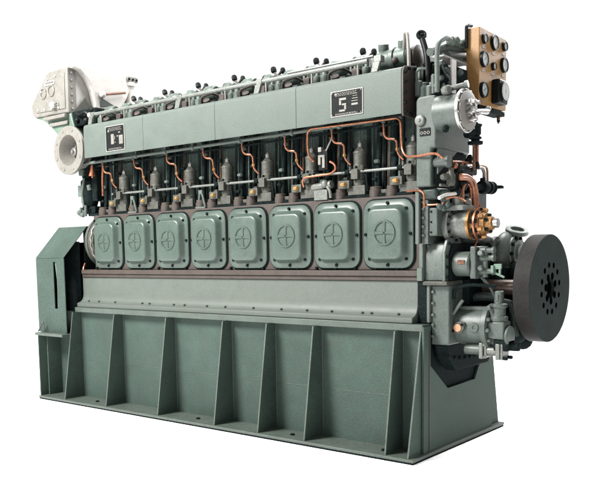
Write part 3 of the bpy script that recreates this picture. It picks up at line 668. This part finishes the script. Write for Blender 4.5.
MB().lathe([(0, .0635), (.002, .0635)], (.2295, bc.y, bc.z), (1, 0, 0), 32).build('dial', 'dial', bx)
m = MB(); b = Vector((.232, bc.y, bc.z)); m.add([b + Vector((0, .004, -.012)), b + Vector((0, -.004, -.012)), b + Vector((0, .0, .045))], [(0, 1, 2)])
for k in range(13):
    a = radians(-30 + 20 * k); d1 = Vector((0, cos(a), sin(a))); n1 = Vector((0, -sin(a), cos(a))) * .0016
    m.add([b + d1 * .047 + n1, b + d1 * .047 - n1, b + d1 * .057 - n1, b + d1 * .057 + n1], [(0, 1, 2, 3)])
m.build('dial_marks', 'ink', bx)
for (px, py), c0 in GP.items():
    if (px, py) == (495.5, 93): continue
    rr_ = .075 if py in (59.5, 65.5, 90, 43) else .055
    MB().box(.1502, .1525, c0[1] - .022, c0[1] + .022, c0[2] - rr_ - .008, c0[2] - rr_ + .006).build('gauge_label', 'silverd', gp)
m = MB().tube([(0.06, 0.64, 2.868), (0.06, 0.638, 3.011), (0.06, 0.661, 3.026), (0.06, 0.716, 3.036)], .013, 8, .01); m.build('panel_hook', 'black', gp)
dp = MB().lathe([(0, .02), (.03, .02), (.032, .014), (.075, .012), (.08, .006), (.10, .006)], (0.11, 1.069, 2.492), (0, 0, -1), 14).build('panel_drain', 'copperd', gp)
MB().ball((0.11, 1.071, 2.412), .013).build('drain_tip', 'black', dp)
m = MB().cyl((0.24, 0.395, 2.382), (0.22, 0.638, 2.412), .014, .021, n=14); m.ball((0.22, 0.653, 2.431), .022); m.tube([(0.2, 0.664, 2.421), (0.13, 0.913, 2.491), (0.1, 1.012, 2.522)], .008, 8)
m.build('flange_lever', 'steel', E)

# ---------------- right cluster ----------------
c0 = Vector((0.2, 0.501, 2.175))
m = MB().lathe([(0, .05), (.02, .052), (.022, .03), (.035, .028), (.037, .042), (.05, .042), (.052, .03), (.065, .03), (.067, .038), (.12, .038), (.123, .045), (.135, .045), (.137, .02), (.15, .016)], c0, (0, 0, 1), 18)
m.tube([c0 + Vector((0, -.03, .08)), c0 + Vector((-.02, -.10, .06))], .028, 10); m.box(c0.x - .03, c0.x + .01, c0.y - .10, c0.y - .02, c0.z + .04, c0.z + .09)
m.build('relief_valve', 'dark', E, bevel=.003)
m = MB().tube([(0.2, 0.481, 2.17), (0.2, 0.483, 2.002)], .011, 10); m.build('oil_pipe', 'copperd', E)
m = MB().tube([(0.2, 0.527, 2.174), (0.2, 0.529, 2.019)], .012, 10); m.build('oil_pipe', 'copper', E)
MB().tube([(0.14, 0.277, 2.047), (0.14, 0.422, 2.056), (0.18, 0.539, 2.052)], .0085, 10).build('oil_pipe', 'copper', E)
MB().tube([(0.14, 0.291, 2.005), (0.14, 0.544, 2.038), (0.16, 0.724, 2.054), (0.16, 0.779, 2.04), (0.16, 0.784, 1.941)], .008, 10, .03).build('oil_pipe', 'copper', E)
MB().tube([(0.17, 0.607, 2.027), (0.17, 0.671, 2.035), (0.17, 0.709, 2.006), (0.17, 0.705, 1.922)], .012, 10, .04).build('hose', 'silverd', E)
m = MB()
for p_, r_ in (((0.14, 0.32, 2.021), 0.022), ((0.14, 0.408, 2.034), 0.018), ((0.14, 0.483, 2.02), 0.02)): m.ball(p_, r_, 10)
m.build('pipe_union', 'copper', E)
c1 = Vector((0.17, 0.657, 1.898)); c2 = Vector((0.17, 1.02, 1.904))
d_ = (c2 - c1)
m = MB().lathe([(0, .03), (.005, .045), (.05, .05), (.085, .04), (.09, .03), (.10, .03), (.102, .046), (.14, .046), (.142, .036), (.16, .036), (.162, .046), (.18, .046)], c1, d_, 16)
m.cyl(c1 + Vector((.0, .03, .03)), c1 + Vector((0, .03, .065)), .02, n=12); m.tube([c1, (0.14, 0.47, 1.865)], .024, 12)
m.hexn(c1 + d_ * .75, (0, 0, 1), .05, .02)
m.build('elbow_valve', 'dark', E, bevel=.002)
m = MB().box(.12, .17, .33, .60, 1.975, 2.03); m.box(.10, .15, .30, .58, 1.86, 1.975)
for p_, r_ in (((0.15, 0.374, 1.984), 0.03), ((0.15, 0.524, 2.008), 0.03), ((0.15, 0.493, 2.067), 0.022), ((0.15, 0.404, 1.899), 0.045), ((0.15, 0.541, 1.913), 0.04), ((0.15, 0.331, 1.847), 0.03)): m.ball(p_, r_, 10)
m.build('valve_block', 'black', E, bevel=.01)
m = MB().lathe([(0, .018), (.04, .022), (.06, .014)], (0.16, 0.488, 2.049), (0, .3, 1), 10); m.lathe([(0, .02), (.02, .02), (.05, .012)], (0.2, 0.529, 2.012), (0, 0, 1), 8); m.build('valve_bolts', 'black', E)
# thick copper bends
MB().tube([(0.19, 0.31, 1.953), (0.19, 0.413, 1.957), (0.19, 0.508, 1.922), (0.19, 0.545, 1.856), (0.19, 0.554, 1.767), (0.2, 0.535, 1.683)], 0.016, 12, .06).build('oil_pipe', 'copper', E)
MB().tube([(0.19, 0.31, 1.935), (0.19, 0.414, 1.938), (0.19, 0.47, 1.901), (0.19, 0.502, 1.854), (0.19, 0.511, 1.765), (0.2, 0.509, 1.682)], 0.015, 12, .06).build('oil_pipe', 'copper', E)
MB().tube([(0.18, 0.361, 1.794), (0.18, 0.36, 1.881), (0.18, 0.404, 1.907), (0.18, 0.472, 1.894), (0.18, 0.481, 1.812)], .010, 10, .03).build('oil_pipe', 'copper', E)
MB().tube([(0.18, 0.466, 1.819), (0.18, 0.467, 1.716)], .014, 10).build('oil_pipe', 'copper', E)
MB().tube([(0.2, 0.565, 1.781), (0.22, 0.588, 1.691)], .008, 10).build('oil_pipe', 'copper', E)
MB().tube([(0.2, 0.553, 1.552), (0.2, 0.507, 1.482), (0.18, 0.518, 1.441), (0.15, 0.365, 1.408)], .009, 10, .02).build('oil_pipe', 'copper', E)
# knob cylinder in recess and small brass-grey valve under it
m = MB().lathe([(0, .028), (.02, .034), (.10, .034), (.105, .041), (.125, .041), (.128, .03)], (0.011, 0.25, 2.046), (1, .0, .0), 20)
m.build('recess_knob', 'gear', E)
m = MB().tube([(0.12, 0.286, 2.079), (0.12, 0.294, 1.981)], .015, 10); m.build('brown_pipe', 'brown', E)
m = MB()
m.lathe([(0, .022), (.02, .03), (.07, .03), (.09, .02), (.12, .018)], (0.13, 0.283, 1.886), (0, 0, 1), 14)
m.tube([(0.11, 0.194, 1.941), (0.12, 0.287, 1.96), (0.13, 0.369, 1.972)], .017, 10); m.ball((0.12, 0.287, 1.96), .03); m.ball((0.11, 0.221, 1.943), .024)
m.tube([(0.1, 0.185, 1.889), (0.11, 0.293, 1.888)], .010, 8); m.hexn((0.13, 0.355, 1.944), (0, -.4, 1), .022, .04)
m.build('needle_valve', 'olive', E)
MB().tube([(0.12, 0.134, 1.8), (0.13, 0.213, 1.826), (0.16, 0.356, 1.841)], .012, 10).build('hand_lever', 'silver', E)
# below the housing
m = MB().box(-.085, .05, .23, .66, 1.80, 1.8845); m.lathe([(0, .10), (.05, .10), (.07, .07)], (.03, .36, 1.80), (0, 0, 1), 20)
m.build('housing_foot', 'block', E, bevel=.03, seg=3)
MB().box(-.098, -.070, .20, .225, 1.50, 1.882).build('corner_strip', 'paint', E, bevel=.003)
m = MB().box(-.0695, -.02, .24, .60, 1.50, 1.80); cs = m.build('column_plate', 'gear', E, bevel=.004)
bolts(cs, [(-.055, .2395, z) for z in (1.56, 1.62, 1.68, 1.74, 1.785)], (0, -1, 0), .011, .014, 'paint')
pb = MB().box(-.0195, .045, .25, .58, 1.555, 1.745).build('pump_bracket', 'gear', E, bevel=.006)
bolts(pb, [(-.002, .2495, z) for z in (1.58, 1.65, 1.72)], (0, -1, 0), .007, .008, 'dark')
# jacket pump with brass coupling
py, pz = .42, 1.632
jp = MB().lathe([(0, .115), (.02, .118), (.04, .118), (.045, .085), (.07, .085), (.11, .097), (.16, .103), (.172, .103)], (.0455, py, pz), (1, 0, 0), 36).build('water_pump', 'grey', E)
bolts(jp, [(.0865, py + .103 * cos(a), pz + .103 * sin(a)) for a in [radians(30 * k) for k in range(12)]], (1, 0, 0), .010, .012, 'dark')
cp = MB().lathe([(0, .108), (.018, .108), (.02, .08), (.05, .078)], (.2178, py, pz), (1, 0, 0), 30).build('brass_coupling', 'brass', E)
MB().lathe([(0, .112), (.012, .112), (.014, .09), (.03, .085)], (.272, py, pz), (1, 0, 0), 30).build('coupling_flange', 'copper', cp)
MB().lathe([(0, .078), (.03, .07), (.032, .05), (.07, .045), (.075, .034)], (.303, py, pz), (1, 0, 0), 24).build('coupling_hub', 'brass', cp)
MB().lathe([(0, .030), (.03, .032), (.034, .022)], (.379, py, pz), (1, 0, 0), 18).build('shaft_end', 'steel', cp)
bolts(cp, [(.25, py + .092 * cos(a), pz + .092 * sin(a)) for a in [radians(40 * k + 10) for k in range(9)]], (1, 0, 0), .017, .045, 'dark')
bolts(cp, [(.300, py + .088 * cos(a), pz + .088 * sin(a)) for a in [radians(60 * k + 25) for k in range(6)]], (1, 0, 0), .016, .03, 'brass')
bolts(cp, [(.335, py + .056 * cos(a), pz + .056 * sin(a)) for a in [radians(72 * k + 10) for k in range(5)]], (1, 0, 0), .011, .02, 'dark')
m = MB().lathe([(0, .035), (.015, .045), (.09, .045), (.1, .035), (.13, .03)], (.13, .38, 1.735), (0, 0, 1), 18)
m.lathe([(0, .03), (.08, .03)], (.08, .30, 1.75), (0, 0, 1), 14); m.ball((.18, .42, 1.78), .032); m.hexn((.13, .38, 1.865), (0, 0, 1), .028, .03)
m.box(.05, .20, .32, .50, 1.725, 1.76)
m.build('pump_valve', 'grey', E, bevel=.002)
m = MB()
for p_, r_ in (((0.12, 0.148, 1.742), 0.022), ((0.12, 0.204, 1.73), 0.018), ((0.12, 0.26, 1.759), 0.02), ((0.12, 0.19, 1.796), 0.022), ((0.12, 0.526, 1.804), 0.028), ((0.12, 0.573, 1.764), 0.022), ((0.12, 0.481, 1.747), 0.02)): m.ball(p_, r_, 10)
m.box(.0, .10, .50, .9, 1.55, 1.87); m.tube([(0.08, 0.181, 1.758), (0.1, 0.27, 1.74), (0.12, 0.318, 1.768)], .014, 8)
m.build('small_fittings', 'block', E, bevel=.01)

# gear case at the crank end
m = MB().prism([(.28, 1.245), (.28, 1.43), (.31, 1.50), (.36, 1.52), (1.16, 1.52), (1.22, 1.46), (1.24, 1.245)], 'x', -.07, .075)
gc = m.build('gear_case', 'gear', E, bevel=.01, seg=3)
MB().prism([(.262, 1.2455), (.262, 1.44), (.30, 1.525), (.36, 1.545), (1.18, 1.545), (1.25, 1.47), (1.26, 1.2455)], 'x', .0755, .098).build('case_flange', 'gear', gc, bevel=.004)
MB().prism([(.31, 1.25), (.31, 1.43), (.35, 1.495), (.40, 1.505), (1.14, 1.505), (1.20, 1.44), (1.21, 1.25)], 'x', .0985, .112).build('case_cover', 'dark', gc, bevel=.004)
bolts(gc, [(.0985, y, z) for y, z in ((.285, 1.27), (.285, 1.34), (.285, 1.41), (.32, 1.50), (.42, 1.525), (.55, 1.525), (.70, 1.525))], (1, 0, 0), .012, .014, 'dark')
MB().box(-.10, -.0705, .255, .3, 1.325, 1.505).build('case_rib', 'paint', gc, bevel=.004)
MB().box(-.112, -.0705, .245, .3, 1.245, 1.335).build('case_rib', 'paint', gc, bevel=.004)
MB().box(-.075, .115, .258, .50, 1.215, 1.2445).build('case_ledge', 'olive', gc, bevel=.006)
m = MB().box(-.028, .11, .30, 1.22, .80, 1.2145)
lc = m.build('lower_case', 'gear', E, bevel=.01, seg=3)
MB().box(-.05, -.0285, .275, .40, .955, 1.2145).build('case_strip', 'paint', lc, bevel=.003)
bolts(lc, [(-.010, .2995, z) for z in (.86, .94, 1.01, 1.09, 1.17)], (0, -1, 0), .012, .016, 'gear')
MB().prism([(.32, .7995), (.36, .70), (.48, .60), (1.0, .60), (1.10, .72), (1.15, .7995)], 'x', -.02, .08).build('case_bottom', 'dark', lc, bevel=.01)  # near black, shade below the end case painted into its colour
m = MB()
for a in range(9): m.hexn((.081, .36 + .08 * a, .71 - .03 * sin(a * .4)), (1, 0, 0), .014, .014)
m.build('case_bolts', 'dark', lc)

# generator-like motor in front of the gear case, with block and cocks
mo = MB().lathe([(0, .075), (.01, .085), (.12, .085), (.13, .075)], (.1125, .40, 1.36), (1, 0, 0), 28).build('starter_housing', 'gear', E)
MB().box(.165, .215, .312, .3165, 1.36, 1.39).build('small_plate', 'copperd', mo)
m = MB().box(.243, .285, .34, .48, 1.26, 1.48).build('pump_block', 'gear', E, bevel=.008)
m = MB()
for z_ in (1.31, 1.40, 1.45):
    m.lathe([(0, .022), (.01, .028), (.05, .028), (.06, .02), (.09, .018), (.095, .026), (.11, .026)], (.2855, .40, z_), (1, 0, 0), 12)
m.tube([(.33, .40, 1.27), (.33, .40, 1.48)], .018, 10); m.hexn((.315, .37, 1.43), (0, -1, .2), .022, .03); m.hexn((.315, .37, 1.335), (0, -1, -.2), .020, .028)
m.build('drain_cocks', 'gear', E)
m = MB().box(.395, .45, .385, .40, 1.325, 1.36); m.box(.43, .445, .385, .40, 1.28, 1.325); m.box(.38, .40, .37, .42, 1.30, 1.35); m.tube([(.37, .40, 1.31), (.47, .39, 1.27)], .008, 8)
m.build('cock_handle', 'mint', E, bevel=.003)
MB().lathe([(0, .10), (.02, .10), (.022, .07), (.16, .065), (.17, .09), (.19, .09)], (.0, .86, 1.48), (1, .1, -.1), 24).build('pump_drive', 'gear', E)
MB().tube([(.08, .52, 1.545), (.12, .66, 1.55), (.16, .95, 1.50)], .045, 14, .08).build('suction_pipe', 'gear', E)
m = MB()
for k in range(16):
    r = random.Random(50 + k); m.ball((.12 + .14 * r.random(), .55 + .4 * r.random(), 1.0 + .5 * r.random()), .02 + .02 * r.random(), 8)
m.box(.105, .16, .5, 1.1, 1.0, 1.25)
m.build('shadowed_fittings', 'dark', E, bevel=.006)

# centrifugal pump
m = MB().box(.112, .30, .80, 1.22, 1.10, 1.33); m.lathe([(0, .09), (.08, .09)], (.30, .95, 1.28), (1, 0, 0), 20); m.build('pump_gap_fill', 'dark', E, bevel=.01)  # added dark fill for the gap between pump and shaft
vc = Vector((.20, 1.06, 1.425))
rings = []
n = 40
for k in range(n + 1):
    a = 2 * pi * k / n; rr_ = .062 + .024 * (k / n)
    cc_ = Vector((0, cos(a + 1.2), sin(a + 1.2))); ct = vc + cc_ * .105
    rings.append([tuple(ct + cc_ * rr_ * cos(b) + Vector((1, 0, 0)) * rr_ * sin(b)) for b in [2 * pi * j / 14 for j in range(14)]])
vo = MB().loft(rings); vo.lathe([(0, .11), (.02, .12), (.07, .12), (.09, .1)], vc - Vector((.045, 0, 0)), (1, 0, 0), 32)
V = vo.build('circulating_pump', 'pumpg', E)
MB().lathe([(0, .135), (.02, .135), (.024, .10), (.04, .10), (.045, .07), (.06, .07)], vc + Vector((.052, 0, 0)), (1, 0, 0), 28).build('pump_lid', 'pumpg', V)
bolts(V, [tuple(vc + Vector((.072, .118 * cos(a), .118 * sin(a)))) for a in [radians(36 * k) for k in range(10)]], (1, 0, 0), .014, .02, 'dark')
fo = Vector((0.25, 1.099, 1.577))
MB().tube([vc + Vector((0, .02, .08)), (vc + fo) / 2 + Vector((0, .0, .02)), fo], .042, 16).build('pump_outlet', 'pumpg', V)
MB().lathe([(0, .045), (.0, .080), (.006, .086), (.026, .086), (.032, .078), (.032, .052), (.010, .048), (.010, 0)], fo, (.35, -.25, 1), 30, cap=False).build('outlet_flange', 'pumpg', V)

# loose wiring and small lines around the end of the engine
for pts_, r_, m_ in (([(.06, .27, 1.74), (.10, .26, 1.80), (.16, .30, 1.82), (.20, .36, 1.78)], .007, 'copper'),
                     ([(.30, .40, 1.27), (.36, .42, 1.20), (.38, .46, 1.12)], .010, 'block'),
                     ([(.12, .35, 1.12), (.13, .34, 1.19), (.22, .36, 1.22), (.40, .42, 1.21)], .012, 'dark'), ([(.11, .60, 1.10), (.20, .58, 1.13), (.32, .60, 1.12)], .03, 'block')):
    MB().tube(pts_, r_, 10, .05).build('small_line', m_, E)
# crank shaft and flywheel
AY, AZ = .765, 1.183
m = MB().lathe([(0, .20), (.05, .22), (.25, .21), (.30, .16), (.40, .14)], (.09, .92, .985), (1, 0, 0), 30); m.box(.09, .46, .70, .95, .86, 1.05); m.ball((0.4, 0.885, 0.799), .07); m.ball((0.4, 0.74, 0.885), .10)
m.build('dark_end_mass', 'dark', E, bevel=.01)  # added dark mass, fills the gap between oil pump and flywheel
MB().tube([(.30, .62, 1.10), (.42, .64, 1.08), (.44, .66, .85)], .025, 12).build('lower_end_pipe', 'block', E)
sh = MB().lathe([(0, .15), (.03, .15), (.035, .06), (.40, .058), (.405, .10), (.425, .10)], (.10, AY, AZ), (1, 0, 0), 32).build('crank_shaft', 'shaft', E)
R = .372; FX0, FX1 = .525, .643
n = 96
fw = MB().lathe([(0, .06), (0, R - .006), (.004, R), (FX1 - FX0 - .004, R), (FX1 - FX0, R - .004), (FX1 - FX0, .07), (FX1 - FX0 - .03, .07), (FX1 - FX0 - .03, .0)], (FX0, AY, AZ), (1, 0, 0), n, cap=False).build('flywheel', 'fly', E, (FX0, AY, AZ))
fw.data.materials.append(M['rim'])
for p in fw.data.polygons:
    c_ = p.center
    if abs(p.normal.x) < .4 and (c_.y ** 2 + c_.z ** 2) > (R - .02) ** 2: p.material_index = 1
for k in range(12):
    a = radians(30 * k + 12); c_ = Vector((FX1 - .001, AY + .165 * cos(a), AZ + .165 * sin(a)))
    o = MB().lathe([(0, .020), (.0018, .020), (.0019, .012), (.0022, .011)], c_, (1, 0, 0), 14).build('rim_hole_disc', 'void', fw, c_)  # flush black disc, painted darkness of a bolt hole
for k in range(7):
    a = radians(51.4 * k + 20); c_ = Vector((FX1 - .001, AY + .088 * cos(a), AZ + .088 * sin(a)))
    MB().lathe([(0, .026), (.0018, .026), (.0019, .014), (.004, .013)], c_, (1, 0, 0), 14).build('hub_bolt', 'void', fw, c_)
MB().lathe([(0, .06), (.012, .055), (.02, .02)], (FX1 - .028, AY, AZ), (1, 0, 0), 20).build('hub_cap', 'void', fw)

# lube oil pump low on the end
oy, oz = .50, .925
op = MB().lathe([(-.06, .10), (-.055, .155), (-.02, .155), (-.015, .128), (.01, .128), (.04, .132), (.22, .128), (.225, .15), (.245, .15)], (.085, oy, oz), (1, 0, 0), 36)
op.box(.12, .325, oy - .06, oy + .05, oz + .115, oz + .14); op.build('oil_pump', 'gear', E, bevel=.002)
OP = bpy.context.scene.objects[-1] if False else [o for o in COL.objects if o.name == 'oil_pump'][0]
of = MB().lathe([(0, .162), (.022, .162), (.026, .15)], (.3305, oy, oz), (1, 0, 0), 36).build('pump_flange', 'gear', OP)
bolts(OP, [(.357, oy + .143 * cos(a), oz + .143 * sin(a)) for a in [radians(30 * k + 5) for k in range(12)]], (1, 0, 0), .014, .022, 'gear')
m = MB().lathe([(0, .10), (.03, .10), (.034, .075), (.075, .07), (.08, .05)], (.357, oy, oz), (1, 0, 0), 28); m.box(.36, .42, oy - .09, oy - .02, oz - .09, oz - .0); m.build('pump_nose', 'gear', OP, bevel=.006)
q = Vector((0.149, 0.38, 0.921)); dn = Vector((0, -1, .12)).normalized()
pl = [(q.x + .062 * cos(t_) * (1 - .35 * abs(sin(t_))) , q.z + .042 * sin(t_)) for t_ in [2 * pi * k / 28 for k in range(28)]]
ca, sa = cos(.6), sin(.6)
pl = [(q.x + (a - q.x) * ca - (b - q.z) * sa, q.z + (a - q.x) * sa + (b - q.z) * ca) for a, b in pl]
po = MB().prism(pl, 'y', .352, .40).build('oval_port', 'olive', OP, bevel=.003)
MB().lathe([(0, .027), (.006, .027)], (q.x, .352, q.z), (0, -1, 0), 22).build('port_plug', 'port', po)
bolts(po, [(q.x + .042 * ca, .352, q.z + .042 * sa), (q.x - .042 * ca, .352, q.z - .042 * sa)], (0, -1, 0), .010, .012)
q = Vector((0.263, 0.37, 0.924))
MB().lathe([(0, .034), (.03, .034), (.034, .030), (.034, .014), (.02, .012)], (q.x, .40, q.z), (0, -1, .1), 22).build('round_port', 'gear', OP)
MB().lathe([(0, .012), (.001, .0)], (q.x, .374, q.z), (0, -1, .1), 12, cap=False).build('port_hole', 'black', OP)
# hand lever to pump
MB().tube([(0.109, 0.36, 1.015), (0.147, 0.36, 1.065), (0.18, 0.37, 1.113)], .012, 8).build('pump_stay', 'gear', E)
# vertical valve
vx, vy, vz = (0.413, 0.44, 0.993)
m = MB().lathe([(0, .06), (.03, .06), (.035, .045), (.09, .045), (.095, .056), (.115, .056), (.12, .034), (.20, .030), (.205, .022)], (vx, vy, vz - .02), (0, 0, 1), 24)
m.box(vx - .05, vx + .02, vy - .035, vy + .035, vz + .0, vz + .06); m.hexn((vx - .045, vy - .05, vz + .07), (0, -1, 0), .016, .02)
m.box(vx - .012, vx + .008, vy - .036, vy - .028, vz + .115, vz + .16)
m.build('bypass_valve', 'gear', E, bevel=.003)
m = MB(); m.lathe([(0, .05), (.06, .05), (.065, .07), (.09, .07)], (vx + .0, vy, vz - .12), (1, 0, 0), 20); m.box(vx - .06, vx + .06, vy - .06, vy + .06, vz - .14, vz - .021)
m.build('valve_chest', 'gear', E, bevel=.012)
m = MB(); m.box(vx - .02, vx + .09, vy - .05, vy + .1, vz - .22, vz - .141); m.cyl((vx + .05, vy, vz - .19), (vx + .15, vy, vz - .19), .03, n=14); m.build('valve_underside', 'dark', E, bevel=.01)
# outlet elbow with two flanges
a = Vector((0.29, 0.44, 0.759)); b = Vector((0.508, 0.44, 0.774)); a.z = b.z = (a.z + b.z) / 2
L_ = b.x - a.x
m = MB().box(a.x, a.x + .028, .385, .495, a.z - .055, a.z + .055); m.box(a.x + .03 * 1.0, a.x + .05, .40, .48, a.z - .045, a.z + .045)
m.lathe([(0, .032), (.03, .037), (L_ * .45, .034)], (a.x + .03, .44, a.z), (1, 0, 0), 22)
m.box(a.x + L_ * .55, a.x + L_ * .70, .385, .495, a.z - .055, a.z + .055); m.box(a.x + L_ * .72, a.x + L_ * .80, .385, .495, a.z - .055, a.z + .055)
ot = m.build('outlet_pipe', 'grey', E, bevel=.006)
MB().box(a.x + L_ * .705, a.x + L_ * .718, .39, .49, a.z - .05, a.z + .05).build('outlet_gasket', 'dark', ot)
bolts(ot, [(a.x + L_ * .80, y, a.z + s_ * .042) for y in (.40, .48) for s_ in (-1, 1)], (1, 0, 0), .014, .03)
bolts(ot, [(a.x + .028, y, a.z + s_ * .042) for y in (.40, .48) for s_ in (-1, 1)], (1, 0, 0), .011, .02, 'grey')
MB().cyl((a.x - .12, .44, a.z), (a.x, .44, a.z), .035, n=16).build('outlet_stub', 'gear', E)
